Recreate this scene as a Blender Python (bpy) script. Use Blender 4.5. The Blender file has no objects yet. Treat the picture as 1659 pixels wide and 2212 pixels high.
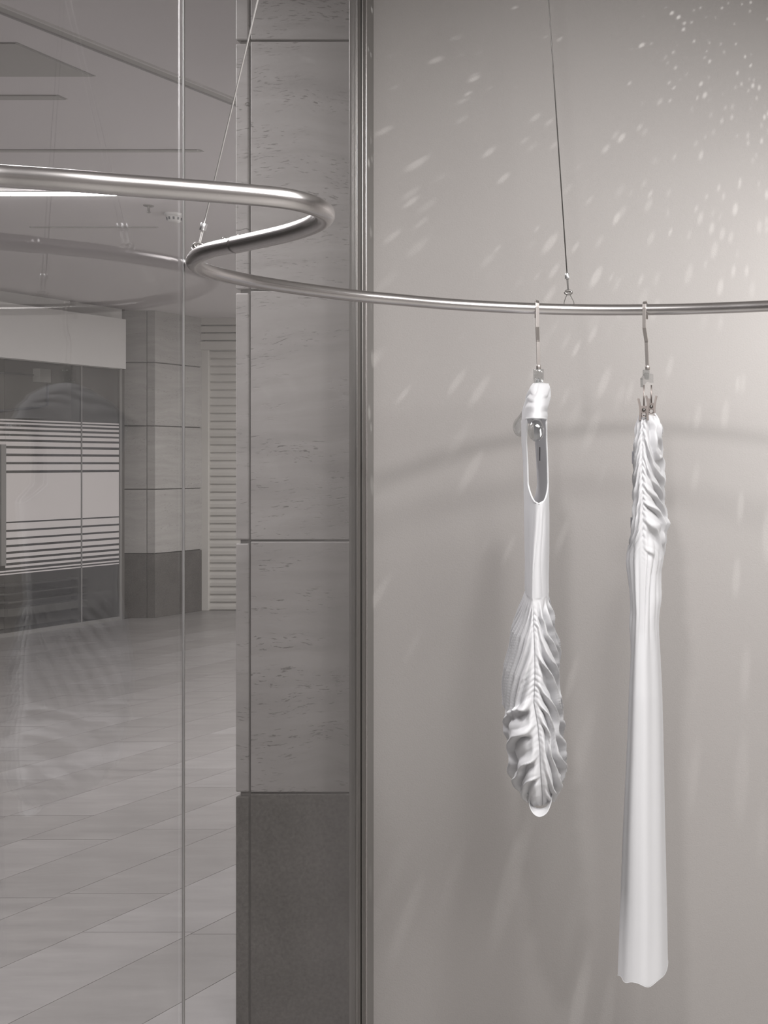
import bpy, math, random
from mathutils import Vector, Matrix, noise
random.seed(7)
# ------------------------------------------------------------------ camera
W, H = 1659, 2212
F = 2500.0                 # focal length in pixels
PX, PY = 1541.0, 1003.0    # principal point (shift lens: horizon at y=1003)
EYE = 1.75                 # camera height
scene = bpy.context.scene
col = scene.collection
cd = bpy.data.cameras.new('camera'); cam = bpy.data.objects.new('camera', cd); col.objects.link(cam)
cam.location = (0, 0, EYE); cam.rotation_euler = (math.pi/2, 0, 0)
cd.sensor_fit = 'VERTICAL'; cd.sensor_height = 36; cd.sensor_width = 27
cd.lens = 36*F/H
cd.shift_x = -(PX-W/2)/H; cd.shift_y = -(H/2-PY)/H
cd.clip_start = .05
scene.camera = cam
# ------------------------------------------------------------------ world, light, exposure
w = bpy.data.worlds.new('world'); scene.world = w; w.use_nodes = True
w.node_tree.nodes['Background'].inputs[0].default_value = (.8, .8, .82, 1)
w.node_tree.nodes['Background'].inputs[1].default_value = .15
vs = scene.view_settings
vs.view_transform = 'Standard'; vs.look = 'None'; vs.gamma = 1; vs.use_curve_mapping = False; vs.exposure = 0.06

def light(name, kind, loc, power, color=(1, 1, 1), target=None, **kw):
    ld = bpy.data.lights.new(name, kind); ld.energy = power; ld.color = color
    for k, v in kw.items(): setattr(ld, k, v)
    o = bpy.data.objects.new(name, ld); col.objects.link(o); o.location = loc
    if target is not None:
        o.rotation_euler = (Vector(target)-Vector(loc)).to_track_quat('-Z', 'Y').to_euler()
    return o
# shop: two ceiling spots in front of the rail, a wall washer to the right, and a broad added fill below the ceiling
light('track_spot_key', 'SPOT', (-.30, .6, 3.30), 102, (1, .975, .965), (-.5, 3.2, 1.4), spot_size=1.55, spot_blend=.9, shadow_soft_size=.075)
light('track_spot_second', 'SPOT', (.15, 1.46, 3.32), 62, (1, .99, .97), (-.2, 3.3, 1.1), spot_size=1.8, spot_blend=.9, shadow_soft_size=.09)
light('wall_washer', 'SPOT', (.78, 2.80, 2.30), 27, (1, .99, .98), (.35, 3.48, 2.10), spot_size=2.2, spot_blend=1.0, shadow_soft_size=.08)
light('shop_fill', 'AREA', (1.3, .3, 3.44), 205, (1, .98, .97), (1.3, .3, 0), size=2.4)
# mall: unseen area lights in place of ceiling luminaires
light('mall_ceiling_near', 'AREA', (-2.6, 3.2, 3.44), 82, (1, .98, .985), (-2.6, 3.2, 0), size=1.2)
light('mall_ceiling_mid', 'AREA', (-2.2, 7.6, 3.44), 165, (1, .98, .985), (-2.2, 7.6, 0), size=1.4)
light('mall_ceiling_far', 'AREA', (-3.0, 12.0, 3.44), 92, (1, .975, .965), (-3.0, 12.0, 0), size=1.2)
light('far_shop_fill', 'AREA', (-7.98, 10.5, 3.3), 16, (1, .98, .95), (-7.98, 10.5, 0), size=.3)  # added fill that lifts the unlit shop interior

# added patterned point light, standing in for reflected flecks on the plaster wall
def sparkle(loc, power, scale, rad):
    o = light('fleck_gobo', 'POINT', loc, power, (1, .995, .98), shadow_soft_size=.003)
    ld = o.data; ld.use_nodes = True; nt = ld.node_tree; N = nt.nodes; L = nt.links
    em = N['Emission']
    tc = N.new('ShaderNodeTexCoord')
    def mth(op, a, b=None, c=None, clamp=False):
        n = N.new('ShaderNodeMath'); n.operation = op; n.use_clamp = clamp
        for i, v in enumerate((a, b, c)):
            if v is None: continue
            if isinstance(v, (int, float)): n.inputs[i].default_value = v
            else: L.new(v, n.inputs[i])
        return n.outputs[0]
    d = tc.outputs['Normal']
    sep = N.new('ShaderNodeSeparateXYZ'); L.new(d, sep.inputs[0])
    cosw = mth('MAXIMUM', sep.outputs[1], .06)                  # angle to the wall normal
    vo = N.new('ShaderNodeTexVoronoi'); vo.inputs['Scale'].default_value = scale; vo.inputs['Randomness'].default_value = 1.0
    L.new(d, vo.inputs['Vector'])
    sc = N.new('ShaderNodeSeparateColor'); L.new(vo.outputs['Color'], sc.inputs[0])
    size = mth('MULTIPLY_ADD', sc.outputs[1], rad*.7, rad*.5)
    core = mth('SUBTRACT', 1.0, mth('DIVIDE', vo.outputs['Distance'], size), clamp=True)
    core = mth('MULTIPLY', core, 2.2, clamp=True)
    no = N.new('ShaderNodeTexNoise'); no.inputs['Scale'].default_value = 2.6; no.inputs['Detail'].default_value = 2; L.new(d, no.inputs['Vector'])
    dp = N.new('ShaderNodeVectorMath'); dp.operation = 'DOT_PRODUCT'; L.new(d, dp.inputs[0])
    dp.inputs[1].default_value = (Vector((-.06, 3.486, 2.34))-Vector(loc)).normalized()   # the flecks crowd round this direction
    foc = mth('POWER', mth('MAXIMUM', dp.outputs['Value'], 0.0), 9.0)
    dens = mth('MULTIPLY_ADD', mth('SUBTRACT', no.outputs[0], .5), 1.6, mth('MULTIPLY_ADD', foc, .76, .09))
    gate = mth('GREATER_THAN', dens, sc.outputs[0])
    amp = mth('MULTIPLY_ADD', sc.outputs[2], .9, .25)
    dist = mth('POWER', cosw, -1.72)                             # stronger at grazing angles, offsets the falloff along the wall
    st = mth('MULTIPLY', mth('MULTIPLY', core, gate), mth('MULTIPLY', amp, dist))
    back = mth('GREATER_THAN', sep.outputs[1], .05)
    L.new(mth('MULTIPLY', st, back), em.inputs['Strength'])
sparkle((.20, 3.086, 3.36), 7.5, 37, .37)
# ------------------------------------------------------------------ helpers
def P(px, py, s):            # point on the pixel's ray at scale s metres per pixel
    return Vector(((px-PX)*s, F*s, EYE-(py-PY)*s))
def s_z(py, z): return (EYE-z)/(py-PY)
def mesh(name, verts, faces, mat, parent=None, smooth=False, edges=()):
    me = bpy.data.meshes.new(name); me.from_pydata([tuple(v) for v in verts], list(edges), faces); me.update()
    if smooth:
        for p in me.polygons: p.use_smooth = True
    o = bpy.data.objects.new(name, me); col.objects.link(o)
    if mat: me.materials.append(mat)
    if parent: o.parent = parent
    return o
def empty(name, loc=(0, 0, 0)):
    o = bpy.data.objects.new(name, None); col.objects.link(o); o.location = (0, 0, 0); o.empty_display_size = .05
    return o
def tag(o, label, cat=None, group=None, kind=None):
    o['label'] = label
    if cat: o['category'] = cat
    if group: o['group'] = group
    if kind: o['kind'] = kind
    return o
BF = [(0, 3, 2, 1), (4, 5, 6, 7), (0, 1, 5, 4), (1, 2, 6, 5), (2, 3, 7, 6), (3, 0, 4, 7)]
def prism4(plan, z0, z1):
    return [(x, y, z0) for x, y in plan]+[(x, y, z1) for x, y in plan], BF
def box(name, x0, x1, y0, y1, z0, z1, mat, parent=None, bev=0):
    v, f = prism4([(x0, y0), (x1, y0), (x1, y1), (x0, y1)], z0, z1)
    o = mesh(name, v, f, mat, parent)
    if bev:
        m = o.modifiers.new('bevel', 'BEVEL'); m.width = bev; m.segments = 2; m.limit_method = 'ANGLE'
    return o
def prism(name, plan, z0, z1, mat, parent=None, bev=0):
    v, f = prism4(plan, z0, z1); o = mesh(name, v, f, mat, parent)
    if bev:
        m = o.modifiers.new('bevel', 'BEVEL'); m.width = bev; m.segments = 1
    return o
def catmull(pts, n=8, closed=False):
    out = []; N = len(pts); pts = [Vector(p) for p in pts]
    rng = range(N) if closed else range(N-1)
    for i in rng:
        if closed: p0, p1, p2, p3 = pts[i-1], pts[i], pts[(i+1) % N], pts[(i+2) % N]
        else:
            p1, p2 = pts[i], pts[i+1]
            p0 = pts[i-1] if i else p1*2-p2
            p3 = pts[i+2] if i+2 < N else p2*2-p1
        # centripetal
        t0 = 0; t1 = t0+max((p1-p0).length, 1e-6)**.5; t2 = t1+max((p2-p1).length, 1e-6)**.5; t3 = t2+max((p3-p2).length, 1e-6)**.5
        for k in range(n):
            t = t1+(t2-t1)*k/n
            a1 = p0*((t1-t)/(t1-t0))+p1*((t-t0)/(t1-t0)); a2 = p1*((t2-t)/(t2-t1))+p2*((t-t1)/(t2-t1)); a3 = p2*((t3-t)/(t3-t2))+p3*((t-t2)/(t3-t2))
            b1 = a1*((t2-t)/(t2-t0))+a2*((t-t0)/(t2-t0)); b2 = a2*((t3-t)/(t3-t1))+a3*((t-t1)/(t3-t1))
            out.append(b1*((t2-t)/(t2-t1))+b2*((t-t1)/(t2-t1)))
    if not closed: out.append(pts[-1])
    return out
def sweep(pts, prof, up=Vector((0, 0, 1)), closed=False):
    """sweep a closed 2-D profile [(a,b)] along pts; parallel transport frame"""
    pts = [Vector(p) for p in pts]; n = len(pts); m = len(prof); V = []; Fc = []
    T = []
    for i in range(n):
        a = pts[i-1] if (i or closed) else pts[0]; b = pts[(i+1) % n] if (i < n-1 or closed) else pts[-1]
        T.append((b-a).normalized())
    r = up.cross(T[0])
    if r.length < 1e-4: r = Vector((1, 0, 0)).cross(T[0])
    r.normalize()
    for i in range(n):
        if i: r = (r-T[i]*r.dot(T[i])).normalized()
        q = T[i].cross(r)
        for a, b in prof: V.append(pts[i]+r*a+q*b)
    for i in range(n if closed else n-1):
        j = (i+1) % n
        for k in range(m):
            k2 = (k+1) % m
            Fc.append((i*m+k, i*m+k2, j*m+k2, j*m+k))
    if not closed:
        Fc.append(tuple(range(m-1, -1, -1))); Fc.append(tuple((n-1)*m+k for k in range(m)))
    return V, Fc
def circ(r, n=12): return [(r*math.cos(2*math.pi*k/n), r*math.sin(2*math.pi*k/n)) for k in range(n)]
def tube(name, pts, r, mat, parent=None, n=12, closed=False, up=Vector((0, 0, 1))):
    v, f = sweep(pts, circ(r, n), up, closed); return mesh(name, v, f, mat, parent, True)
def strip(name, pts, wd, th, mat, parent, up):
    """flat bar: width wd along 'up', thickness th"""
    v, f = sweep(pts, [(-th/2, -wd/2), (th/2, -wd/2), (th/2, wd/2), (-th/2, wd/2)], up)
    o = mesh(name, v, f, mat, parent); m = o.modifiers.new('bevel', 'BEVEL'); m.width = min(wd, th)*.2; m.segments = 2; m.limit_method = 'ANGLE'; m.angle_limit = .9
    return o
def lathe(name, prof, loc, mat, parent=None, n=20, axis=None):
    V = []; Fc = []; m = len(prof)
    for k in range(n):
        a = 2*math.pi*k/n
        for r, z in prof: V.append(Vector((r*math.cos(a), r*math.sin(a), z)))
    for k in range(n):
        k2 = (k+1) % n
        for j in range(m-1): Fc.append((k*m+j, k2*m+j, k2*m+j+1, k*m+j+1))
    if axis is not None:
        q = Vector(axis).to_track_quat('Z', 'Y'); V = [q @ v for v in V]
    V = [v+Vector(loc) for v in V]
    return mesh(name, V, Fc, mat, parent, True)
def interp(tab, y):
    if y <= tab[0][0]: return tab[0][1:]
    for a, b in zip(tab, tab[1:]):
        if y <= b[0]:
            t = (y-a[0])/(b[0]-a[0])
            return tuple(p+(q-p)*t for p, q in zip(a[1:], b[1:]))
    return tab[-1][1:]
def smooth(a, b, x):
    t = max(0, min(1, (x-a)/(b-a))); return t*t*(3-2*t)
# ------------------------------------------------------------------ materials
def M(name):
    m = bpy.data.materials.new(name); m.use_nodes = True
    nt = m.node_tree; b = nt.nodes['Principled BSDF']
    return m, nt, b
def simple(name, c, rough=.5, metal=0, **kw):
    m, nt, b = M(name); b.inputs['Base Color'].default_value = (*c, 1); b.inputs['Roughness'].default_value = rough; b.inputs['Metallic'].default_value = metal
    for k, v in kw.items(): b.inputs[k].default_value = v
    return m
def noise_node(nt, vec, scale, detail=4, rough=.5, mapscale=None):
    if mapscale:
        mp = nt.nodes.new('ShaderNodeMapping'); mp.inputs['Scale'].default_value = mapscale; nt.links.new(vec, mp.inputs[0]); vec = mp.outputs[0]
    n = nt.nodes.new('ShaderNodeTexNoise'); n.inputs['Scale'].default_value = scale; n.inputs['Detail'].default_value = detail; n.inputs['Roughness'].default_value = rough
    nt.links.new(vec, n.inputs['Vector']); return n.outputs[0]
def ramp(nt, fac, stops):
    r = nt.nodes.new('ShaderNodeValToRGB'); e = r.color_ramp.elements
    while len(e) < len(stops): e.new(.5)
    for k, (p, c) in enumerate(stops): e[k].position = p; e[k].color = (*c, 1) if len(c) == 3 else c
    nt.links.new(fac, r.inputs[0]); return r.outputs[0]
def mixc(nt, fac, a, b, mode='MIX'):
    n = nt.nodes.new('ShaderNodeMix'); n.data_type = 'RGBA'; n.blend_type = mode
    for i, v in ((0, fac), (6, a), (7, b)):
        if isinstance(v, (int, float)): n.inputs[i].default_value = v
        elif isinstance(v, tuple): n.inputs[i].default_value = (*v, 1)
        else: nt.links.new(v, n.inputs[i])
    return n.outputs[2]
def bump(nt, b, height, strength, dist):
    n = nt.nodes.new('ShaderNodeBump'); n.inputs['Strength'].default_value = strength; n.inputs['Distance'].default_value = dist
    nt.links.new(height, n.inputs['Height']); nt.links.new(n.outputs[0], b.inputs['Normal'])
def pos(nt): return nt.nodes.new('ShaderNodeNewGeometry').outputs['Position']
def rnd(nt): return nt.nodes.new('ShaderNodeObjectInfo').outputs['Random']

def plaster():
    m, nt, b = M('cream_plaster'); p = pos(nt)
    big = noise_node(nt, p, 1.3, 3); c = ramp(nt, big, [(.3, (.335, .316, .306)), (.7, (.355, .338, .327))])
    nt.links.new(c, b.inputs['Base Color']); b.inputs['Roughness'].default_value = .75; b.inputs['Specular IOR Level'].default_value = .3
    bump(nt, b, noise_node(nt, p, 260, 3, .6), .35, .002); return m
def travertine(name, c0, c1, dark):
    m, nt, b = M(name); p = pos(nt)
    warp = noise_node(nt, p, 2.2, 3)
    vm = nt.nodes.new('ShaderNodeVectorMath'); vm.operation = 'MULTIPLY_ADD'; nt.links.new(warp, vm.inputs[0]); vm.inputs[1].default_value = (0, 0, .16); nt.links.new(p, vm.inputs[2])
    oi = nt.nodes.new('ShaderNodeVectorMath'); oi.operation = 'ADD'; nt.links.new(vm.outputs[0], oi.inputs[0])
    cb = nt.nodes.new('ShaderNodeCombineXYZ'); mm = nt.nodes.new('ShaderNodeMath'); mm.operation = 'MULTIPLY'; mm.inputs[1].default_value = 13; nt.links.new(rnd(nt), mm.inputs[0]); nt.links.new(mm.outputs[0], cb.inputs[1]); nt.links.new(cb.outputs[0], oi.inputs[1])
    v = oi.outputs[0]
    bands = noise_node(nt, v, 1, 5, .6, (1.6, 1.6, 17))
    c = ramp(nt, bands, [(.3, c0), (.7, c1)])
    pits = noise_node(nt, v, 1, 4, .62, (34, 34, 190))
    zone = noise_node(nt, v, 1, 3, .5, (3, 3, 14))
    pm = ramp(nt, pits, [(.585, (0, 0, 0)), (.64, (1, 1, 1))]); zm = ramp(nt, zone, [(.44, (0, 0, 0)), (.58, (1, 1, 1))])
    k = mixc(nt, 1.0, pm, zm, 'MULTIPLY')
    out = mixc(nt, k, c, dark); nt.links.new(out, b.inputs['Base Color'])
    b.inputs['Roughness'].default_value = .5; b.inputs['Specular IOR Level'].default_value = .25
    inv = nt.nodes.new('ShaderNodeInvert'); nt.links.new(k, inv.inputs['Color'])
    bump(nt, b, inv.outputs[0], .5, .003); return m
def granite(name, c0, c1, scale=160):
    m, nt, b = M(name); p = pos(nt)
    a = noise_node(nt, p, scale, 5, .7); d = noise_node(nt, p, 5, 3)
    c = ramp(nt, a, [(.3, c0), (.7, c1)]); c = mixc(nt, .35, c, ramp(nt, d, [(.3, c0), (.7, c1)]))
    nt.links.new(c, b.inputs['Base Color']); b.inputs['Roughness'].default_value = .38; bump(nt, b, a, .15, .001); return m
def floor_stone():
    m, nt, b = M('floor_stone'); p = pos(nt); r = rnd(nt)
    vm = nt.nodes.new('ShaderNodeVectorMath'); vm.operation = 'MULTIPLY_ADD'
    cb = nt.nodes.new('ShaderNodeCombineXYZ'); [nt.links.new(r, cb.inputs[i]) for i in range(3)]
    nt.links.new(cb.outputs[0], vm.inputs[0]); vm.inputs[1].default_value = (9, 17, 5); nt.links.new(p, vm.inputs[2])
    st = noise_node(nt, vm.outputs[0], 1, 5, .6, (2.2, 12, 1))
    base = ramp(nt, r, [(0, (.205, .196, .191)), (.5, (.218, .208, .203)), (1, (.248, .238, .235))])
    g = ramp(nt, st, [(.3, (.86, .86, .86)), (.7, (1.12, 1.12, 1.12))])
    c = mixc(nt, 1, base, g, 'MULTIPLY'); nt.links.new(c, b.inputs['Base Color'])
    fine = noise_node(nt, p, 90, 3)
    b.inputs['Roughness'].default_value = .33; b.inputs['Specular IOR Level'].default_value = .5
    bump(nt, b, fine, .08, .001); return m
def steel(name, c=(.62, .60, .585), rough=.26, var=.1):
    m, nt, b = M(name); p = pos(nt); n = noise_node(nt, p, 40, 4)
    b.inputs['Base Color'].default_value = (*c, 1); b.inputs['Metallic'].default_value = 1
    mr = nt.nodes.new('ShaderNodeMapRange'); mr.inputs[3].default_value = rough-var/2; mr.inputs[4].default_value = rough+var; nt.links.new(n, mr.inputs[0]); nt.links.new(mr.outputs[0], b.inputs['Roughness'])
    return m
def fabric():
    m, nt, b = M('white_jersey'); b.inputs['Base Color'].default_value = (.80, .80, .815, 1); b.inputs['Roughness'].default_value = .55
    b.inputs['Sheen Weight'].default_value = .15; b.inputs['Specular IOR Level'].default_value = .3
    tr = nt.nodes.new('ShaderNodeBsdfTranslucent'); tr.inputs[0].default_value = (.82, .82, .835, 1)
    mx = nt.nodes.new('ShaderNodeMixShader'); mx.inputs[0].default_value = .38
    nt.links.new(b.outputs[0], mx.inputs[1]); nt.links.new(tr.outputs[0], mx.inputs[2]); nt.links.new(mx.outputs[0], nt.nodes['Material Output'].inputs[0])
    return m
def glass(name, tint=(.985, .98, .982), f0=.04, rough=0.0):
    m, nt, b = M(name); nt.nodes.remove(b); N = nt.nodes; L = nt.links
    lw = N.new('ShaderNodeLayerWeight'); lw.inputs[0].default_value = .5
    pw = N.new('ShaderNodeMath'); pw.operation = 'POWER'; L.new(lw.outputs['Facing'], pw.inputs[0]); pw.inputs[1].default_value = 5
    ma = N.new('ShaderNodeMath'); ma.operation = 'MULTIPLY_ADD'; L.new(pw.outputs[0], ma.inputs[0]); ma.inputs[1].default_value = 1-f0; ma.inputs[2].default_value = f0
    t = N.new('ShaderNodeBsdfTransparent'); t.inputs[0].default_value = (*tint, 1)
    g = N.new('ShaderNodeBsdfGlossy'); g.inputs['Roughness'].default_value = rough
    mx = N.new('ShaderNodeMixShader'); L.new(ma.outputs[0], mx.inputs[0]); L.new(t.outputs[0], mx.inputs[1]); L.new(g.outputs[0], mx.inputs[2])
    L.new(mx.outputs[0], N['Material Output'].inputs[0]); return m
def emit(name, c, s):
    m, nt, b = M(name); b.inputs['Emission Color'].default_value = (*c, 1); b.inputs['Emission Strength'].default_value = s; b.inputs['Base Color'].default_value = (.8, .8, .8, 1); return m
m_plaster = plaster()
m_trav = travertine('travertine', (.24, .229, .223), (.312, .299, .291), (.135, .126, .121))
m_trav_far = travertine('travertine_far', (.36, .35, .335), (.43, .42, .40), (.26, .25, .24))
m_gran = granite('dark_granite', (.030, .028, .025), (.135, .127, .118), 95)
m_core = simple('joint_shadow_gap', (.10, .095, .09), .9)
m_floor = floor_stone(); m_grout = simple('grout', (.13, .125, .12), .9)
m_ceil = simple('mall_ceiling_paint', (.66, .635, .64), .8); m_white = simple('white_paint', (.62, .61, .595), .6)
m_shopceil = simple('shop_ceiling_paint', (.55, .54, .53), .8); m_shopfloor = granite('shop_floor_screed', (.42, .41, .39), (.48, .47, .45), 60)
m_slot = simple('ceiling_slot_grey', (.43, .42, .405), .6); m_line = simple('ceiling_joint', (.36, .35, .345), .8)
m_steel = steel('brushed_steel', (.54, .52, .515), .27, 0); m_hook = steel('hook_steel', (.52, .485, .465), .38, .02); m_chrome = steel('polished_steel', (.27, .26, .25), .36, 0)
m_jamb = simple('grey_anodised', (.235, .225, .215), .45, .2); m_gasket = simple('black_gasket', (.03, .027, .022), .5)
m_fab = fabric(); m_glass = glass('storefront_glass'); m_glassfar = glass('far_shop_glass', (.80, .80, .79))
m_joint = simple('silicone_joint', (.30, .285, .27), .18, 0)
m_wire_shaded = steel('wire_rope_shaded', (.13, .125, .12), .5, 0); m_wire = steel('wire_rope_lit', (.8, .79, .78), .45, 0); m_clip = steel('clip_steel', (.30, .265, .25), .45, 0); m_crimp = steel('crimp_aluminium', (.75, .75, .76), .3)  # one rope in two tones, its shaded and lit look put into colour
m_acr = glass('clear_acrylic', (.90, .91, .91), .17, .03)
m_shut = simple('shutter_paint', (.56, .545, .51), .5); m_film = simple('frosted_film', (.63, .60, .585), .6)
m_dark = simple('dark_shop_interior', (.20, .19, .178), .8); m_darkfloor = simple('dark_shop_floor', (.14, .135, .13), .6)
m_frame = simple('shopfront_frame', (.20, .195, .185), .5); m_tag = simple('grey_tag', (.26, .26, .28), .5); m_print = simple("label_print", (.09, .09, .10), .6)
m_led = emit('led_diffuser', (1, .99, .98), 26); m_det = simple('detector_plastic', (.60, .59, .58), .5)

# ------------------------------------------------------------------ key planes
XG = -1.025                          # inner face of the storefront glass (runs along the view direction)
def y_at(px): return F*XG/(px-PX)    # where a pixel column meets the glass plane
YW = y_at(806)                       # plaster wall
ZC = 3.50
# ------------------------------------------------------------------ shop shell
tag(box('wall_back', XG, 4.2, YW, YW+.16, 0, ZC, m_plaster), 'cream textured plaster wall behind the two white dresses', 'wall', kind='structure')
tag(box('wall_right', 4.2, 4.36, -3, YW+.16, 0, ZC, m_plaster), 'cream plaster side wall of the shop', 'wall', kind='structure')
tag(box('wall_front', XG, 4.36, -3.16, -3, 0, ZC, m_plaster), 'cream plaster wall of the shop facing the rail', 'wall', kind='structure')
tag(box('floor', XG, 4.2, -3, YW, -.06, 0, m_shopfloor), 'pale screed floor of the shop', 'floor', kind='structure')
tag(box('ceiling', XG, 4.2, -3, YW, ZC, ZC+.08, m_shopceil), 'pale painted shop ceiling', 'ceiling', kind='structure')

# ------------------------------------------------------------------ storefront glazing
wn = empty('window_1'); tag(wn, 'full height frameless glass storefront with thin vertical joint beside the plaster wall', 'window', kind='structure')
YJ = y_at(398.5); JW = .0011; TH = .005
for y0, y1 in ((-3.0, YJ-JW), (YJ+JW, y_at(775))):
    v, f = prism4([(XG-TH, y0), (XG, y0), (XG, y1), (XG-TH, y1)], .0, ZC); mesh('pane', v, f, m_glass, wn)
    # polished edges of the pane
jo = box('glass_joint', XG-.003, XG-.0002, YJ-.0010, YJ+.0022, 0, ZC, m_gasket, wn); jo['label'] = 'dark silicone joint'
je = box('glass_edge', XG-.003, XG+.0004, YJ-.0042, YJ-.0010, 0, ZC, m_crimp, wn); je['label'] = 'bright polished pane edge'
# steel channel by the wall
a, b_, c_, d_, e_ = y_at(769), y_at(775.5), y_at(782), y_at(788), y_at(790.5)
box('channel_flange', XG-.02, XG+.004, a, b_, 0, ZC, m_chrome, wn, .0015)
box('channel_gasket', XG-.02, XG-.004, b_, c_, 0, ZC, m_gasket, wn)
box('channel_flange', XG-.02, XG+.003, c_, d_, 0, ZC, m_chrome, wn, .002)
box('channel_lip', XG-.02, XG+.005, d_, e_, 0, ZC, m_steel, wn, .001)
jb = box('jamb', XG-.02, XG+.0015, e_, YW-.0005, 0, ZC, m_jamb, wn); jb['label'] = 'grey metal jamb'

# ------------------------------------------------------------------ near stone pillar outside the glass
SP = .00142; YP = SP*F
pil = empty('stone_pillar'); tag(pil, 'grey travertine clad pillar with dark granite base just outside the glass', 'pillar')
zt = [EYE-(y-PY)*SP for y in (1714, 1168.5, 627, 88)]
xL, xg0, xg1, xR = (508-PX)*SP, (536-PX)*SP, (541-PX)*SP, -1.062
box('core', xL+.012, xR, YP+.012, YP+.55, 0, ZC, m_core, pil)
rows = [(0, zt[0], m_gran)]+[(zt[i], zt[i+1] if i < 3 else ZC, m_trav) for i in range(4)]
J = .0035
for i, (z0, z1, mt) in enumerate(rows):
    lo = 0 if i == 0 else J
    hi = 0 if i == 4 else J*.6
    o1 = box('granite_slab' if i == 0 else 'travertine_slab', xg1, xR, YP, YP+.03, z0+lo, z1-hi, mt, pil, .003)
    o2 = box('granite_strip' if i == 0 else 'travertine_strip', xL, xg0, YP+.002, YP+.5, z0+lo, z1-hi-(.006 if i else .008), mt, pil, .004)

# ------------------------------------------------------------------ mall shell
AX = (2470-PX)/F                     # corridor direction: X grows by AX per metre of Y
def line_x(b, y): return b+AX*y      # skewed coordinate b = X - AX*Y
SF = EYE/(1318-PY); YF = SF*F        # far wall
B_SHOP = (256-2470)*.0052            # plane of the shops across the corridor
fl = empty('floor_outside'); tag(fl, 'grey stone tiled mall floor seen through the glass', 'floor', kind='structure')
grd = mesh('screed', [(XG-.02, -4, -.012), (XG-.02, 14.2, -.012), (line_x(B_SHOP, 14.2)-1, 14.2, -.012), (line_x(B_SHOP, -4)-1, -4, -.012)], [(0, 1, 2, 3)], m_grout, fl)
TWID, TLEN = .42, .88
tv = []; gap = .0014
rr = random.Random(3)
def tile_shape():
    w2, l = TWID-gap, TLEN-gap
    return prism4([(gap, gap), (w2, gap), (w2+AX*(l-gap), l), (gap+AX*(l-gap), l)], -.02, 0)
tvv, tff = tile_shape()
tme = bpy.data.meshes.new('floor_tile'); tme.from_pydata(tvv, [], tff); tme.materials.append(m_floor)
rest_v, rest_f = [], []
ntile = 0
b0 = -3.13+TWID*3
k = 0
while True:
    b1 = b0-TWID*k; k += 1
    if b1-TWID < B_SHOP-.3: break
    y = 2.9+rr.random()*TLEN-TLEN
    while y < YF:
        x = line_x(b1-TWID, y)
        # is any corner seen left of the pillar?
        vis = False
        for (cx, cy) in ((0, 0), (TWID, 0), (AX*TLEN, TLEN), (TWID+AX*TLEN, TLEN)):
            X, Y = x+cx, y+cy
            if Y < .5: continue
            px = PX+X/Y*F; py = PY+EYE/Y*F
            if -40 < px < 540 and py < 2260: vis = True
        if y+TLEN < YF+.6 and x < XG-.03:
            if x+TWID+AX*TLEN > XG-.022:          # tile cut along the storefront
                lim = XG-.022
                quad = [(p[0]+x, p[1]+y) for p in tvv[:4]]; cut = []
                for a_, b_ in zip(quad, quad[1:]+quad[:1]):
                    if a_[0] <= lim: cut.append(a_)
                    if (a_[0] <= lim) != (b_[0] <= lim):
                        t_ = (lim-a_[0])/(b_[0]-a_[0]); cut.append((lim, a_[1]+(b_[1]-a_[1])*t_))
                m_ = len(cut)
                if m_ >= 3:
                    mesh('floor_tile', [(q[0], q[1], -.02) for q in cut]+[(q[0], q[1], 0) for q in cut],
                         [tuple(range(m_-1, -1, -1)), tuple(range(m_, 2*m_))]+[(q, (q+1) % m_, m_+(q+1) % m_, m_+q) for q in range(m_)], m_floor, fl)
            elif vis and ntile < 270:
                o = bpy.data.objects.new('floor_tile', tme); o.location = (x, y, 0); o.parent = fl; col.objects.link(o); ntile += 1
            else:
                n0 = len(rest_v); rest_v += [(p[0]+x, p[1]+y, p[2]) for p in tvv]; rest_f += [tuple(i+n0 for i in f) for f in tff]
        y += TLEN
ro = mesh('floor_tiles_beyond', rest_v, rest_f, m_floor, fl); ro['kind'] = 'stuff'
cl = mesh('ceiling_outside', [(XG-.02, -4, ZC), (XG-.02, 14.2, ZC), (line_x(B_SHOP, 14.2)-3, 14.2, ZC), (line_x(B_SHOP, -4)-3, -4, ZC)], [(0, 1, 2, 3)], m_ceil)
tag(cl, 'plain grey mall ceiling seen through the glass', 'ceiling', kind='structure')
tag(box('wall_far', (428-PX)*SF, XG, YF, YF+.15, 0, ZC, m_white), 'pale painted far wall of the mall around the roller shutter', 'wall', kind='structure')
tag(box('wall_end', line_x(B_SHOP, -4)-3, XG-.02, -4.15, -4, 0, ZC, m_white), 'pale painted end wall of the mall passage', 'wall', kind='structure')
tag(box('wall_side', XG-.04, XG+.1, YP+.56, YF, 0, ZC, m_white), 'pale painted mall wall running behind the stone pillar', 'wall', kind='structure')
# dark rear of the far shop
sh_y0, sh_y1 = -4, 13.15
def sp(b, y): return (line_x(b, y), y)
tag(prism('wall_left', [sp(B_SHOP-.6, sh_y0), sp(B_SHOP-.6, 14.2), sp(B_SHOP-.75, 14.2), sp(B_SHOP-.75, sh_y0)], 0, ZC, m_dark), 'dark rear wall inside the shop across the mall', 'wall', kind='structure')

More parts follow.
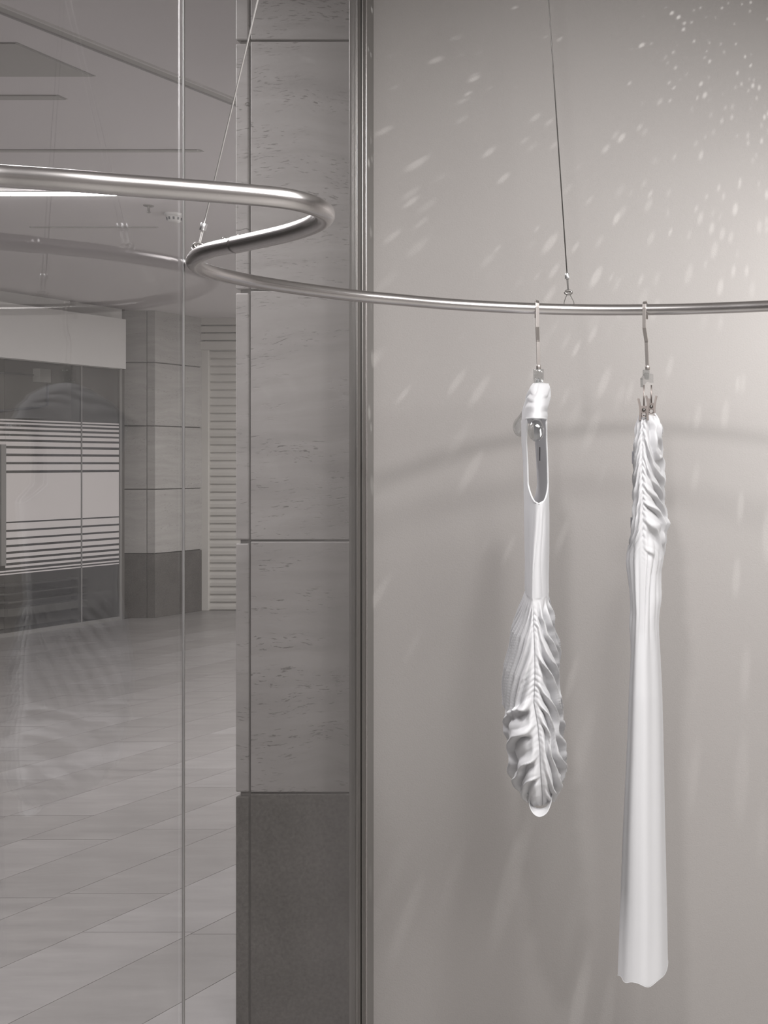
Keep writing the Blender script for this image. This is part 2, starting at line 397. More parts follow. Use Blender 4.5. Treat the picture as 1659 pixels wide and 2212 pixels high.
# ------------------------------------------------------------------ far column
SC = EYE/(1335-PY); YC = SC*F
fc = empty('stone_column'); tag(fc, 'square stone clad column with dark plinth next to the roller shutter', 'column')
cx0, cx1 = (262-PX)*SC, (335-PX)*SC
cpl = lambda d: [(cx0+d, YC+d), (cx1-d, YC+d), (cx1-d+AX*(YF-YC), YF), (cx0+d+AX*(YF-YC), YF)]
prism('core', cpl(.02), 0, ZC, m_core, fc)
zc = [EYE-(y-PY)*SC for y in (1196, 1057, 920, 783)]
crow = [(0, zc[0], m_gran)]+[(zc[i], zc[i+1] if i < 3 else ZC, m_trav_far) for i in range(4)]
for i, (z0, z1, mt) in enumerate(crow):
    nm = 'plinth_slab' if i == 0 else 'stone_slab'
    zz0, zz1 = z0+(.006 if i else 0), z1-(.006 if i < 4 else 0)
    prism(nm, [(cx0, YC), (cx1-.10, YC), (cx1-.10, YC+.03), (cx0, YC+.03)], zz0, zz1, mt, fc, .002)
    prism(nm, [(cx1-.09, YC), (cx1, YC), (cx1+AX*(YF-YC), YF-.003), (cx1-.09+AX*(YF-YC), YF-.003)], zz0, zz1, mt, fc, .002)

# ------------------------------------------------------------------ roller shutter on the far wall
rs = empty('roller_shutter'); tag(rs, 'closed cream roller shutter with horizontal slats on the far wall', 'shutter')
zx = lambda px: (px-PX)*SF
zz = lambda py: EYE-(py-PY)*SF
box('side_guide', zx(429), zx(455), YF-.06, YF-.001, 0, zz(757), m_shut, rs, .006)
for k, (ya, yb) in enumerate(((686, 703), (704, 719), (720, 736), (737, 757))):
    box('headbox_panel', zx(431), zx(640), YF-.07-.004*k, YF-.001, zz(yb), zz(ya)-.01, m_shut, rs, .006)
nsl = 33; zb, zt_ = .0, zz(758); ph = (zt_-zb)/nsl
prof = [(0, .0), (.010, .004), (.022, .012), (.024, ph*.5), (.016, ph-.016), (.004, ph-.012), (0, ph-.004)]
sv = [(zx(455), -d, z) for d, z in prof]+[(zx(640), -d, z) for d, z in prof]; n = len(prof)
sf = [(i, i+1, n+i+1, n+i) for i in range(n-1)]+[tuple(range(n)), tuple(range(2*n-1, n-1, -1))]
sme = bpy.data.meshes.new('slat'); sme.from_pydata(sv, [], sf); sme.materials.append(m_shut)
for i in range(nsl):
    o = bpy.data.objects.new('slat', sme); o.location = (0, YF-.006, zb+i*ph); o.parent = rs; col.objects.link(o)

# ------------------------------------------------------------------ shop across the corridor
def S(px, py):              # point on the shop plane
    s = B_SHOP/(px-2470); return P(px, py, s)
sf_ = empty('shopfront'); tag(sf_, 'closed shopfront with frosted stripe film on its glass beside the stone column', 'shopfront')
def spanel(name, bq0, bq1, y0, y1, z0, z1, mat, par=sf_):
    return prism(name, [sp(B_SHOP+bq0, y0), sp(B_SHOP+bq1, y0), sp(B_SHOP+bq1, y1), sp(B_SHOP+bq0, y1)], z0, z1, mat, par)
yR, yM, yD = S(257, 1000).y, S(175, 1000).y, S(7, 1000).y
def zS(px, py): return S(px, py).z
spanel('glass_panel', -.012, 0, yM+.01, yR, 0, 2.95, m_glassfar)
spanel('glass_panel', -.012, 0, yD+.02, yM-.004, 0, 2.95, m_glassfar)
spanel('glass_panel', -.012, 0, 4.0, yD-.05, 0, 2.95, m_glassfar)
spanel('mullion', -.03, .006, yM-.004, yM+.01, 0, 2.95, m_frame)
spanel('end_post', -.05, .01, yR, yR+.03, 0, 2.95, m_frame)
spanel('door_stile', -.05, .03, yD-.05, yD, zS(5, 1222), zS(5, 960), m_frame)
spanel('floor_track', -.03, .01, 4.0, yR, 0, .04, m_frame)
# stripes measured along the mullion column, x = 255 side
tops = [(915, 918), (921, 924.5), (929, 933.5), (938, 943.5), (947.5, 954), (958.5, 967), (972, 982), (987, 998.5), (1003, 1015), (1020, 1115), (1118, 1131), (1135, 1146.5), (1150.5, 1160.5), (1165, 1173.5), (1178, 1185), (1189.5, 1195.5), (1200.5, 1205), (1210, 1213), (1216, 1218.5)]
for (ya, yb) in tops:
    z1, z0 = zS(255, ya), zS(255, yb)
    spanel('film_stripe', .0005, .003, yM+.012, yR-.004, z0, z1, m_film)
    spanel('film_stripe', .0005, .003, yD+.02, yM-.006, z0, z1, m_film)
    if z1 > zS(255, 960) or z0 < zS(255, 1205):
        spanel('film_stripe', .0005, .003, 8.0, yD+.018, z0, z1, m_film)
sfa = (B_SHOP+.16)/(272-2470); yfa = sfa*F
fas = spanel('fascia_panel', .015, .16, 3.0, yfa, EYE+(PY-797)*sfa, EYE+(PY-690)*sfa, m_white, None)
tag(fas, 'blank white fascia sign panel above the striped shopfront', 'sign')
up = spanel('wall_upper', -.2, -.02, 3.0, yR+.06, 2.95, ZC, m_white, None); tag(up, 'pale wall strip above the striped shopfront', 'wall', kind='structure')
pt = prism('wall_partition', [sp(B_SHOP-.6, yR+.07), sp(B_SHOP+.0, yR+.07), (cx0, YC), (cx0-.6, YC+.2)], 0, ZC, m_dark); tag(pt, 'dark side wall of the far shop behind its glass end post', 'wall', kind='structure')
# things inside the dark shop
jb2 = empty('junction_box'); tag(jb2, 'small pale wall box with cable high on the dark shop wall', 'box')
def D(px, py):              # point on the rear wall of the dark shop
    s = (B_SHOP-.6)/(px-2470); return P(px, py, s)
p = D(82, 810); off = Vector((.02, -.05, 0))
q0, q1 = D(71, 825), D(94, 798)
prism('body', [sp(B_SHOP-.6, q0.y), sp(B_SHOP-.52, q0.y), sp(B_SHOP-.52, q1.y), sp(B_SHOP-.6, q1.y)], q0.z, q1.z, simple('box_plastic', (.5, .49, .48), .6), jb2)
tube('cable', [D(0, 806)+off, D(45, 808)+off, D(74, 811)+off], .010, m_print, jb2, 8)
pi = tube('conduit_pipe', [D(-30, 892)+off, D(88, 880)+off, D(104, 876)+off, D(105, 830)+off], .014, m_print, None, 8); tag(pi, 'bent grey conduit pipe on the dark shop wall', 'pipe')
pst = empty('wall_shelf'); tag(pst, 'dark shelf unit standing low behind the striped glass', 'shelf')
for k, (ya, yb) in enumerate(((1254, 1257), (1272, 1275), (1289, 1292), (1304, 1320))):
    qa, qb = D(-20, ya), D(162, ya)
    prism('shelf_board', [sp(B_SHOP-.6, qa.y), sp(B_SHOP-.42, qa.y), sp(B_SHOP-.42, qb.y), sp(B_SHOP-.6, qb.y)], max(0, D(80, yb).z), max(.03, D(80, ya).z), m_frame, pst)

# ------------------------------------------------------------------ mall ceiling fittings
def C(px, py): s = s_z(py, ZC); return P(px, py, s)
sl = empty('ceiling_slot_diffuser'); tag(sl, 'long narrow grey slot diffuser running along the mall ceiling', 'vent')
ba, bb = (0-2470)*s_z(6, ZC), (0-2470)*s_z(25, ZC)
prism('slot', [sp(bb+.012, -2), sp(ba-.012, -2), sp(ba-.012, 13.3), sp(bb+.012, 13.3)], ZC-.004, ZC+.0, m_slot, sl)
prism('edge_trim', [sp(ba-.012, -2), sp(ba, -2), sp(ba, 13.3), sp(ba-.012, 13.3)], ZC-.01, ZC, m_white, sl)
prism('edge_trim', [sp(bb, -2), sp(bb+.012, -2), sp(bb+.012, 13.3), sp(bb, 13.3)], ZC-.01, ZC, m_line, sl)
def cpanel(name, pts, mat, label, cat, th=.006):
    o = empty(name); tag(o, label, cat)
    P4 = [C(*q) for q in pts]; prism('panel', [(q.x, q.y) for q in P4], ZC-th, ZC, mat, o)
    cxm = sum((q for q in P4), Vector())/4
    prism('shadow_gap', [((q.x-cxm.x)*1.02+cxm.x, (q.y-cxm.y)*1.03+cxm.y) for q in P4], ZC-.002, ZC, m_line, o)
    return o
cpanel('ceiling_panel', [(-330, 163), (200, 163), (33, 92), (-560, 92)], m_slot, 'wide grey recessed panel in the mall ceiling near the slot', 'panel')
cpanel('ceiling_panel', [(-300, 213.5), (142, 213.5), (122, 205), (-330, 205)], m_slot, 'narrow grey ceiling strip beyond the wide recessed panel', 'panel')
cpanel('ceiling_panel', [(-300, 327), (434, 327), (425, 322.5), (-300, 322.5)], m_slot, 'long thin grey ceiling strip before the bright light line', 'panel')
cpanel('ceiling_panel', [(66, 491), (340, 491), (338, 489.5), (66, 489.5)], m_slot, 'hairline ceiling strip beside the smoke detector', 'panel')
ll = empty('linear_light'); tag(ll, 'bright white linear light fixture on the mall ceiling', 'light')
A0, A1 = C(-260, 415), C(425, 415)
box('diffuser', A0.x, A1.x, A0.y-.013, A0.y+.013, ZC-.02, ZC-.004, m_led, ll)
box('housing', A0.x-.01, A1.x+.01, A0.y-.03, A0.y+.03, ZC-.006, ZC, m_white, ll)
dt = empty('smoke_detector'); tag(dt, 'round pale smoke detector with dark vents on the mall ceiling', 'detector')
dp = C(377, 462)
lathe('base', [(0, -.02), (.062, -.02), (.066, -.01), (.066, 0)], dp, m_det, dt)
lathe('dome', [(0, -.062), (.03, -.060), (.045, -.05), (.05, -.02)], dp, m_det, dt)
for k in range(10):
    a_ = 2*math.pi*k/10
    vv, ff = sweep([dp+Vector((.047*math.cos(a_), .047*math.sin(a_), -.046)), dp+Vector((.05*math.cos(a_), .05*math.sin(a_), -.028))], circ(.006, 6)); mesh('vent', vv, ff, m_print, dt)
sp2 = empty('sprinkler_head'); tag(sp2, 'tiny sprinkler head hanging from the mall ceiling', 'sprinkler'); q = C(321, 444)
lathe('rosette', [(0, -.008), (.03, -.006), (.035, 0)], q, m_frame, sp2, 12); lathe('nozzle', [(.008, -.05), (.014, -.045), (.008, -.04), (.008, 0)], q, m_frame, sp2, 10)

# ------------------------------------------------------------------ hanging rail
ZR = EYE+.39; TR = .0141
def R(px, py): return P(px, py, .39/(PY-py))
near_px = [(0, 380), (150, 390), (270, 400), (398, 409.5), (540, 421), (620, 429), (668, 440), (698, 454), (703, 465), (686, 480), (655, 493), (619, 504), (560, 517.5)]
far_px = [(502, 530), (470, 536), (440, 545), (421, 558), (419, 569), (433, 580), (459, 589), (502, 599), (541, 607), (619, 619.5), (680, 628), (779, 640), (860, 647.5), (950, 655.5), (1040, 661.5), (1140, 666), (1234, 668.7), (1320, 669.5), (1410, 668.8), (1500, 667), (1580, 664.2), (1659, 661)]
npts = [Vector((-.96, .9, ZR)), Vector((-.985, 1.25, ZR)), Vector((-1.0, 1.42, ZR)), Vector((-1.002, 1.50, ZR)), Vector((-.996, 1.54, ZR)), R(-30, 378)]+[R(*p) for p in near_px]
fpts = [R(*p) for p in far_px]+[Vector((.42, 2.72, ZR)), Vector((.70, 2.45, ZR)), Vector((.86, 2.05, ZR)), Vector((.88, 1.6, ZR))]
allp = catmull(npts+fpts, 10)
def resample(p, d):
    out = [p[0]]; acc = 0
    for a, b in zip(p, p[1:]):
        L_ = (b-a).length
        while acc+L_ >= d:
            t = (d-acc)/L_; a = a+(b-a)*t; out.append(a); L_ = (b-a).length; acc = 0
        acc += L_
    return out+[p[-1]]
allp = resample(allp, .008)
for _ in range(10):
    allp = [allp[0]]+[(allp[i-1]+allp[i]*2+allp[i+1])/4 for i in range(1, len(allp)-1)]+[allp[-1]]
isp = min(range(len(allp)), key=lambda i: (allp[i]-R(506, 529)).length)
rl = empty('hanging_rail'); tag(rl, 'curved brushed steel hanging rail winding in an S shape on wire cables', 'clothes rail')
tube('rail_tube', allp[:isp+1], TR+.0012, m_steel, rl, 24)
tube('rail_tube', allp[isp-3:], TR, m_steel, rl, 24)
for px, py in ((470, 521), (496, 515)):
    q = min(allp, key=lambda v: (v-R(px, py+9)).length)
    lathe('set_screw', [(0, .0035), (.003, .003), (.004, 0), (.004, -.004)], q+Vector((0, 0, TR)), m_chrome, rl, 10)
def rail_at(px):
    c = [p for p in allp[isp:]]
    return min(c, key=lambda v: abs(PX+v.x/v.y*F-px)+(0 if v.y > 2.3 else 1e4))

# suspension cables
def cable(label, foot, top, crimp_t, knot_t, loop_dir, group, m_wire):
    o = empty('suspension_cable'); tag(o, label, 'cable', group)
    foot, top = Vector(foot), Vector(top); d = (top-foot)
    up = d.normalized()
    kn = foot+up*knot_t; cr = foot+up*crimp_t
    end = foot+up*((ZC-foot.z)/up.z)
    tube('wire', [cr, end], .0015, m_wire, o, 8)
    sd = Vector(loop_dir).normalized()
    for s_ in (-1, 1):
        tube('loop_wire', catmull([foot+sd*s_*.004+Vector((0, 0, -.015)), foot+sd*s_*.0125+Vector((0, 0, .0)), kn+sd*s_*.007-up*.012, kn+sd*s_*.002, cr+sd*s_*.0016], 6), .0010, m_wire, o, 8)
    lathe('crimp', [(0, -.007), (.0055, -.007), (.006, -.006), (.006, .006), (.0055, .007), (0, .007)], cr, m_crimp, o, 14, up)
    side = sd
    ring = [kn+sd*(.0085*math.cos(t))+Vector((0, 0, .0045*math.sin(t))) for t in [2*math.pi*k/18 for k in range(18)]]
    tube('clamp_ring', ring, .0028, m_chrome, o, 8, True)
    lathe('anchor', [(0, -.03), (.01, -.03), (.018, -.004), (.018, 0)], end, m_steel, o, 14)
    return o
fA = rail_at(1227)+Vector((0, 0, TR)); sA = fA.y/F
cable('thin steel suspension cable above the two dresses', fA, P(1185, 0, sA), .070, .029, (1, 0, 0), 'rail suspension cables', m_wire_shaded)
fB = min(allp, key=lambda v: (v-R(430, 552)).length)+Vector((0, 0, TR)); sB = fB.y/F
cable('slanting steel suspension cable at the tight rail bend by the glass', fB, P(557, 0, sB), .040, .004, (1, .3, 0), 'rail suspension cables', m_wire)

# ------------------------------------------------------------------ hangers
def hook(parent, c, h, nrm, kink, bot, drop, wd=.0095):
    """flat steel hook over the rail: c rail axis point, h = hanger direction (away from viewer), bot = lateral shift at the foot"""
    r = TR+.0030; zc_ = c.z
    pr = [(r, -.022), (r, .004)]
    for a_ in (30, 60, 90, 120, 150): pr.append((r*math.cos(math.radians(a_)), .003+r*math.sin(math.radians(a_))))
    pr += [(-r, .002), (-r, -.048), (-r+.002, -.052), (-.001, -.078), (0, -.083), (0, -drop)]
    pts = [c+h*a_+Vector((0, 0, z))+nrm*(0 if z > -.05 else bot*min(1, (-.05-z)/.06)) for a_, z in pr]
    hk = strip('hook', pts, wd, .0026, m_hook, parent, up=h.cross(nrm) if False else Vector((0, 0, 1)))
    f = c+Vector((0, 0, -drop))+nrm*bot
    lathe('ferrule', [(0, .005), (.0055, .005), (.006, .004), (.006, -.005), (.0052, -.006), (0, -.006)], f, m_hook, parent, 16)
    return f
def hvec(x, y):
    h = Vector((x, y, 0)).normalized(); return h, Vector((h.y, -h.x, 0))
# dress hanger
c1 = rail_at(1158); h1, n1 = hvec(-.20, .98)
hg1 = empty('clothes_hanger'); tag(hg1, 'clear acrylic contoured hanger with flat steel hook holding the short ruched dress', 'hanger', 'hangers on the rail')
f1 = hook(hg1, c1, h1, n1, 0, .004, .146)
s1 = c1.y/F
nk = f1+Vector((0, 0, -.006))
# clear neck block and curved arms
lathe('neck', [(0, 0), (.0125, 0), (.0135, -.003), (.0135, -.022), (.011, -.034), (0, -.034)], nk, m_acr, hg1, 20)
nearE = P(1158, 930, s1-.19/F); farE = P(1123, 922, s1+.17/F)
mid = nk+Vector((0, 0, -.028))
def arm(e):
    d = e-mid; b1 = mid+d*.35+Vector((0, 0, .002)); b2 = mid+d*.75+Vector((0, 0, .003))
    pts = catmull([mid, b1, b2, e], 6); V = []; Fc = []; n = 16; m_ = len(pts)
    dirv = Vector((d.x, d.y, 0)).normalized(); side = Vector((dirv.y, -dirv.x, 0))
    for i, p in enumerate(pts):
        t = i/(m_-1); rw = .006+.013*t**3; rh = .006+.020*t**3
        for k in range(n):
            a_ = 2*math.pi*k/n; V.append(p+side*rw*math.cos(a_)+Vector((0, 0, rh*math.sin(a_))))
    for i in range(m_-1):
        for k in range(n): Fc.append((i*n+k, i*n+(k+1) % n, (i+1)*n+(k+1) % n, (i+1)*n+k))
    # domed end
    b = (m_-1)*n; p = pts[-1]; prev = b
    for j in (1, 2, 3):
        a2 = j*math.pi/8; s0 = len(V)
        for k in range(n):
            a_ = 2*math.pi*k/n; V.append(p+dirv*.016*math.sin(a2)+(side*.019*math.cos(a_)+Vector((0, 0, .026*math.sin(a_))))*math.cos(a2))
        for k in range(n): Fc.append((prev+k, prev+(k+1) % n, s0+(k+1) % n, s0+k))
        prev = s0
    Fc.append(tuple(prev+k for k in range(n))); Fc.append(tuple(range(n-1, -1, -1)))
    return mesh('arm', V, Fc, m_acr, hg1, True)
arm(nearE); arm(farE)
# clip hanger
c2 = rail_at(1393.5); h2, n2 = hvec(.07, .997)
hg2 = empty('clothes_hanger'); tag(hg2, 'clear hanger with steel clips and flat hook holding the long draped dress', 'hanger', 'hangers on the rail')
f2 = hook(hg2, c2, h2, n2, 0, .006, .146)
s2 = c2.y/F
nk2 = f2+Vector((0, 0, -.006))
def blk(name, c, a, b, z0, z1, par, mat=m_acr):
    pl = [c-n2*a-h2*b, c+n2*a-h2*b, c+n2*a+h2*b, c-n2*a+h2*b]
    return prism(name, [(q.x, q.y) for q in pl], z0, z1, mat, par, .002)
blk('neck', nk2-n2*.003, .008, .010, nk2.z-.024, nk2.z, hg2)
bar_c = nk2+Vector((0, 0, -.018))
barn = P(1386, 827, s2-.10/F); barf = P(1409, 818, s2+.10/F)
V, Fc = sweep([barn, bar_c-n2*.004, barf], [(-.003, -.011), (.003, -.011), (.003, .011), (-.003, .011)]); mesh('bar', V, Fc, m_acr, hg2)
def clip(at, s, px0, ytop, ystem, yweb, ybot, flare):
    c = empty('clip'); bpy.data.objects.remove(c)
    X = lambda px, py, d=0: P(px, py, s)+Vector((0, d, 0))
    cl_ = mesh('clip', *sweep([X(px0-flare*.5-1, yweb, 0), X(px0+flare*.5+1, yweb, 0)], [(-.009, -.003), (.009, -.003), (.009, .003), (-.009, .003)], Vector((0, 1, 0))), m_clip, hg2)
    cl_['label'] = 'small steel clip'
    for sg in (-1, 1):
        pts = catmull([X(px0+sg*flare, ytop), X(px0+sg*flare*.78, (ytop+yweb)/2), X(px0+sg*flare*.62, yweb), X(px0+sg*(flare*.7), ybot)], 5)
        v, f = sweep(pts, [(-.0024, -.008), (.0024, -.008), (.0024, .008), (-.0024, .008)], Vector((0, 1, 0)))
        mesh('leg', v, f, m_clip, cl_)
    tube('stem', [X(px0, ystem), X(px0, yweb)], .0020, m_clip, cl_, 8)
    lathe('pivot', [(0, .004), (.004, .003), (.0045, 0)], X(px0, yweb, -.003), m_chrome, cl_, 10, (0, -1, 0))
    rg = [X(px0, yweb+10)+Vector((.006*math.cos(t), 0, .006*math.sin(t))) for t in [2*math.pi*k/16 for k in range(16)]]
    tube('spring_ring', rg, .0016, m_clip, cl_, 6, True)
clip(barn, barn.y/F, 1391, 861, 832, 885, 908, 12)
clip(barf, barf.y/F, 1407, 855, 832, 878, 906, 11)

# ------------------------------------------------------------------ dresses
def fold(t):                 # rounded ridges with sharp valleys, -1..1
    x = t-math.floor(t); return 1-2*abs(2*x-1)**1.6
def lap(t):                  # overlapping fold: slow rise, quick tuck
    x = t-math.floor(t)
    return (-1+2*(x/.82)**1.25) if x < .82 else (1-2*smooth(.82, 1, x))
def cloth(name, label_, tab, s, h, nrm, y0, y1, NY, NT, disp, hole=None, hem=None):
    """loop cross-sections along depth: tab rows y, xl, xs, xr, w"""
    V = []; Fc = []; idx = {}
    for j in range(NY+1):
        y = y0+(y1-y0)*j/NY
        xl, xs, xr, wv = interp(tab, y)
        sm = s-.45*wv/F
        z = EYE-(y-PY)*sm
        near = P(xs, y, s-wv/F*h.y); near.z = z
        C0 = near+h*wv
        xc = PX+C0.x/C0.y*F
        Rr = (xr-xc)*C0.y/F; Ll = (xc-xl)*C0.y/F
        for i in range(NT):
            th = -math.pi+2*math.pi*(i+.5)/NT
            a = abs(th)
            ca = -math.cos(th)*wv
            sn = math.sin(a)**.85
            lat = (Rr if th > 0 else -Ll)*sn
            dl, dn, dz = disp(y, th, Rr if th > 0 else Ll)
            p = C0+h*ca+nrm*lat
            out = (nrm*(1 if th > 0 else -1)*max(.25, math.sin(a))-h*math.cos(th)*.9).normalized()
            p = p+out*dl+nrm*dn; p.z += dz
            if hem and j > NY-12: p.z += hem(th)*((j-NY+12)/12)
            V.append(p); idx[j, i] = (y, th)
    for j in range(NY):
        for i in range(NT):
            i2 = (i+1) % NT
            if hole and hole(*idx[j, i]) and hole(*idx[j+1, i2]): continue
            Fc.append((j*NT+i, (j+1)*NT+i, (j+1)*NT+i2, j*NT+i2))
    return V, Fc
nz = lambda a, b, c=0: noise.noise(Vector((a, b, c)))
# --- short ruched dress
T1 = [(828, 1154, 1167, 1183, .02), (836, 1145, 1166, 1187, .06), (856, 1138, 1164, 1186, .125), (880, 1131, 1160, 1180, .165), (905, 1127, 1158, 1180, .185), (955, 1128, 1158, 1180, .18),
      (1000, 1131, 1160, 1182, .165), (1085, 1133, 1164, 1184, .165), (1150, 1134, 1160, 1184, .16), (1220, 1136, 1154, 1184, .155), (1290, 1136, 1152, 1184, .15), (1330, 1122, 1153, 1184, .16), (1370, 1107, 1155, 1191, .17),
      (1400, 1103, 1156, 1198, .175), (1450, 1091, 1156, 1201, .18), (1500, 1088, 1154, 1202, .18), (1550, 1089, 1163, 1205, .18), (1600, 1095, 1167, 1207, .18), (1650, 1105, 1169, 1212, .17), (1675, 1106, 1171, 1214, .16),
      (1700, 1114, 1173, 1206, .14), (1716, 1124, 1173, 1202, .12), (1727, 1136, 1173, 1197, .10)]
def disp1(y, th, wd):
    a = abs(th); sd = 1 if th > 0 else -1
    act = smooth(1285, 1340, y)
    if y < 1285:
        k = smooth(1085, 1120, y)
        d = .0012*fold(th*2.2+.8*nz(y*.006, th))*k + .002*nz(y*.01, th*1.5, 3)*smooth(840, 880, y) + (.0028*fold(y/31+th*.5+nz(y*.02, th))*(1-smooth(870, 915, y)))
        return d, 0, 0
    ph = 3.1 if sd > 0 else 0
    up_ = (1-smooth(1475, 1505, y-46*min(a, 1.1))) if sd < 0 else 0
    jit = .9*nz(y*.008, th*.9, 5+ph)+.35*(1-up_)*nz(y*.03, th*2, 9+ph)
    am = (.55+.9*max(0, .5+nz(y*.013, th*1.1, 21+ph)))*(1-.45*up_)
    k1, l1 = (150, 58) if sd > 0 else (75, 62)
    zone = .12+.88*max(math.exp(-((y-1325)/32)**2), math.exp(-((y-1465)/30)**2), .4*math.exp(-((y-1560)/40)**2))
    g1 = fold((y-55*a)/12.5+jit)*math.exp(-(a/.38)**2)*.0021*zone
    g2 = lap((y-k1*a)/l1+jit+ph)*(1-up_)
    if up_ > 0: g2 += up_*lap((y-240*a)/70+.9*nz(y*.006, th*.7, 5))
    g2 *= smooth(.0, .34, a)*.0125*am
    g3 = fold((y-k1*.9*a)/25+jit*1.6)*smooth(.02, .3, a)*.0024*am*(1-up_)
    seam = -.006*math.exp(-(a/.08)**2)
    step = 0
    if sd < 0:
        e = 1487+46*min(a, 1.1)
        step = .007*smooth(e-3, e+3, y)*smooth(.02, .2, a)*(1-smooth(.85, 1.25, a)) - .004
    end = 1-smooth(1690, 1727, y)*.6
    return (g1+g2+g3)*act*end+seam*act+step*act, 0, 0
def hole1(y, th):
    if y < 906 or y > 1086: return False
    t = (1086-y)/180
    lim = .95*min(1, (t/.22))**.5 if t < .22 else .95
    lim *= 1-.15*smooth(.7, 1, t)
    return -lim*.9 < th < lim or abs(th) > math.pi-lim*.4
d1 = empty('dress'); tag(d1, 'short white sleeveless dress with ruched lower half on a clear hanger', 'dress')
V, Fc = cloth('body', '', T1, s1, h1, n1, 828, 1727, 480, 280, disp1, hole1)
bo = mesh('body', V, Fc, m_fab, d1, True)
so = bo.modifiers.new('solid', 'SOLIDIFY'); so.thickness = .0008; so.offset = 0
# top closing over the hanger neck
NT = 280
top = V[:NT]; cen = sum(top, Vector())/NT
mesh('collar', top+[cen+Vector((0, 0, .004))], [(i, (i+1) % NT, NT) for i in range(NT)], m_fab, d1, True)
# binding along the armhole
def surf1(y, th):
    xl, xs, xr, wv = interp(T1, y); sm = s1-.45*wv/F; z = EYE-(y-PY)*sm
    near = P(xs, y, s1-wv/F*h1.y); near.z = z; C0 = near+h1*wv; xc = PX+C0.x/C0.y*F
    Rr = (xr-xc)*C0.y/F; Ll = (xc-xl)*C0.y/F
    return C0-h1*math.cos(th)*wv+n1*((Rr if th > 0 else -Ll)*math.sin(abs(th))**.85)
bd = []
for y in range(908, 1087, 6):
    t = (1086-y)/180; lim = (.95*min(1, t/.22)**.5 if t < .22 else .95)*(1-.15*smooth(.7, 1, t)); bd.append(surf1(y, -lim*.9))
for y in range(1086, 907, -6):
    t = (1086-y)/180; lim = (.95*min(1, t/.22)**.5 if t < .22 else .95)*(1-.15*smooth(.7, 1, t)); bd.append(surf1(y, lim))
tube('armhole_binding', bd, .0022, m_fab, d1, 8)
tube('shoulder_hem', [surf1(906, t) for t in [(-.85+1.7*k/20) for k in range(21)]], .0022, m_fab, d1, 8)
# tail loop of the hem
lp = [(1128, 1712, .10), (1141, 1718, .12), (1143, 1740, .12), (1152, 1758, .13), (1165, 1765, .135), (1180, 1758, .13), (1190, 1738, .12), (1194, 1712, .11)]
pl_ = catmull([P(x, y, s1-w_/F) for x, y, w_ in lp], 6)
Vh = []; Fh = []
for i, p in enumerate(pl_):
    t = i/(len(pl_)-1)
    for k in range(6):
        q = p+h1*(.028*k/5)+n1*(.006*math.sin(k*.9+t*4))*(k/5)+Vector((0, 0, .012*(k/5)**1.3)); Vh.append(q)
for i in range(len(pl_)-1):
    for k in range(5): Fh.append((i*6+k, i*6+k+1, (i+1)*6+k+1, (i+1)*6+k))
ho = mesh('hem_loop', Vh, Fh, m_fab, d1, True); so = ho.modifiers.new('solid', 'SOLIDIFY'); so.thickness = .001
# inside label
lb = P(1166, 985, s1-.02/F); V_, F_ = sweep([lb+Vector((0, 0, .022)), lb+Vector((0, 0, -.012))], [(-.0045, -.0006), (.0045, -.0006), (.0045, .0006), (-.0045, .0006)], n1.cross(h1)); 
lo_ = mesh('care_label', V_, F_, m_print, d1); lo_['label'] = 'small dark care label'

# --- long draped dress
T2 = [(898, 1382, 1390, 1418, .09), (915, 1379, 1389, 1422, .10), (930, 1379, 1388, 1423, .10), (960, 1376, 1387, 1425, .10), (1000, 1374, 1386, 1426, .10), (1040, 1372, 1387, 1428, .10), (1080, 1374, 1388, 1427, .10), (1110, 1373, 1388, 1434, .10),
      (1132, 1371, 1388, 1440, .10), (1150, 1368, 1388, 1434, .10), (1180, 1362, 1388, 1434, .10), (1210, 1360, 1388, 1431, .10), (1240, 1363, 1388, 1424, .10), (1280, 1367, 1387, 1420, .10), (1320, 1371, 1386, 1420, .10), (1360, 1369, 1384, 1421, .10),
      (1420, 1368, 1380, 1425, .105), (1500, 1364, 1379, 1429, .11), (1600, 1360, 1378, 1432, .11), (1800, 1350, 1376, 1436, .11), (2000, 1343, 1374, 1440, .11), (2105, 1339, 1372, 1442, .11)]
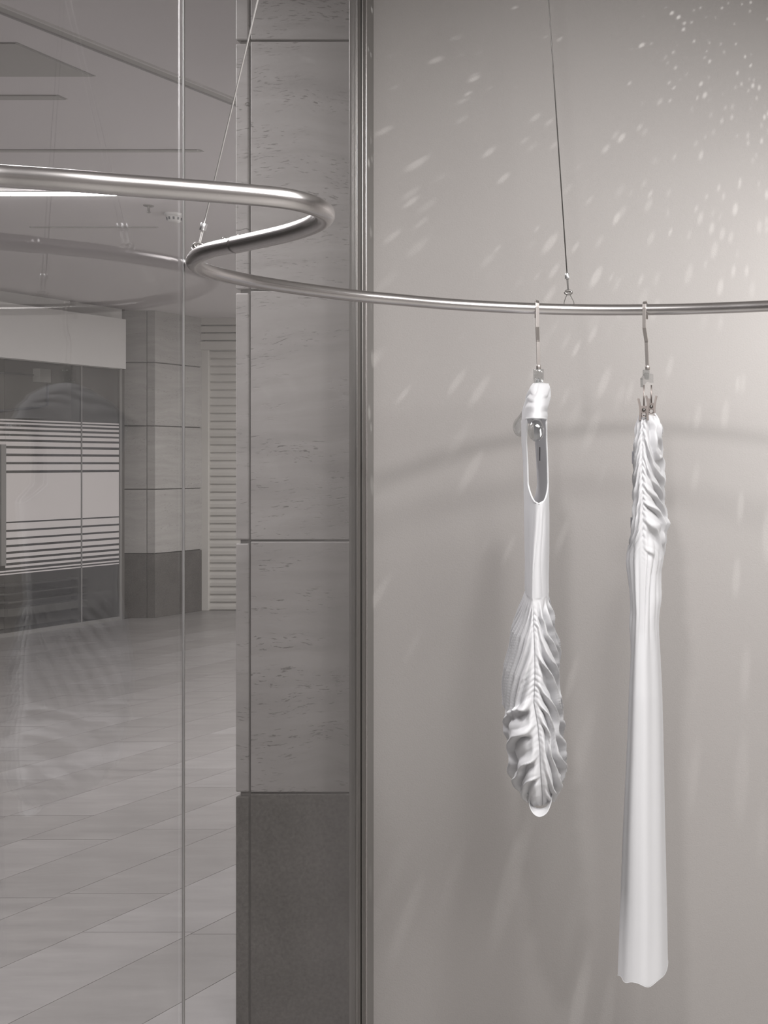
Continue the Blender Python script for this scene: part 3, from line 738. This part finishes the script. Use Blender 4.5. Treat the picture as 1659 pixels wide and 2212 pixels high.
def disp2(y, th, wd):
    a = abs(th); sd = 1 if th > 0 else -1; ph = 2.3 if sd > 0 else .4
    jit = 1.2*nz(y*.011, th*.9, 11+ph)
    act = 1-smooth(1120, 1230, y)
    k1 = 42 if sd > 0 else 60
    g1 = fold((y-k1*a)/13.5+jit*1.5)*math.exp(-(a/.42)**2)*.0024*max(.1, .6+1.1*nz(y*.02, 3, 40))
    am = .5+.9*max(0, .5+nz(y*.014, th*1.1, 31+ph))
    g2 = lap((y-k1*1.9*a)/47+jit+ph)*smooth(.0, .4, a)*(.0090 if sd > 0 else .0045)*am
    g3 = fold((y-k1*a)/20+jit)*smooth(.05, .4, a)*.002
    seam = -.004*math.exp(-(a/.10)**2)
    fl_ = smooth(1130, 1260, y)
    drape = fl_*(.0016*math.cos(th*5.2+nz(y*.0022, 1)*2)+.0012*math.cos(th*9+y*.002))*(1-math.exp(-(a/.3)**2)*.4)
    rad = fl_*(1-smooth(1260, 1420, y))*.004*fold(th*2.4+.3)*smooth(.05, .3, a)
    ex = 0
    if sd > 0 and y > 1180: ex = .006*math.exp(-((y-1295)/32)**2)*smooth(.5, 1.4, a)
    if sd < 0 and y > 1180: ex = .005*math.exp(-((y-1215)/40)**2)*smooth(.5, 1.4, a)+.006*math.exp(-((y-1345)/40)**2)*smooth(.5, 1.3, a)
    return (g1+g2+g3)*act*smooth(895, 925, y)+seam*act+drape+rad+ex, 0, 0
d2 = empty('dress'); tag(d2, 'long white draped gown with ruched bodice hanging from steel clips', 'dress')
V, Fc = cloth('body', '', T2, s2, h2, n2, 898, 2105, 560, 280, disp2, None, lambda th: .006*math.cos(th*3+1)+.004*math.cos(th*7))
bo2 = mesh('body', V, Fc, m_fab, d2, True); so = bo2.modifiers.new('solid', 'SOLIDIFY'); so.thickness = .0008; so.offset = 0
hem_ring = V[-NT:]
tube('hem', [hem_ring[i] for i in range(0, NT, 2)], .0011, m_fab, d2, 6, True)
st = catmull([P(1412, 902, s2-.02/F), P(1420, 915, s2-.02/F), P(1424, 920, s2-.02/F), P(1422, 905, s2), P(1414, 893, s2)], 5); tube('strap_loop', st, .002, m_fab, d2, 8)
tg = mesh('security_tag', *prism4([(q.x, q.y) for q in (P(1365, 990, s2+.06/F), P(1377, 990, s2+.06/F), P(1377, 990, s2+.07/F), P(1365, 990, s2+.07/F))], EYE-(1003-PY)*s2, EYE-(973-PY)*s2), m_tag, d2)
m = tg.modifiers.new('bevel', 'BEVEL'); m.width = .004; m.segments = 3; tg['label'] = 'small grey security tag'
tg2 = mesh('paper_tag', *prism4([(q.x, q.y) for q in (P(1362, 1130, s2+.06/F), P(1374, 1130, s2+.06/F), P(1374, 1130, s2+.062/F), P(1362, 1130, s2+.062/F))], EYE-(1143-PY)*s2, EYE-(1120-PY)*s2), m_tag, d2)
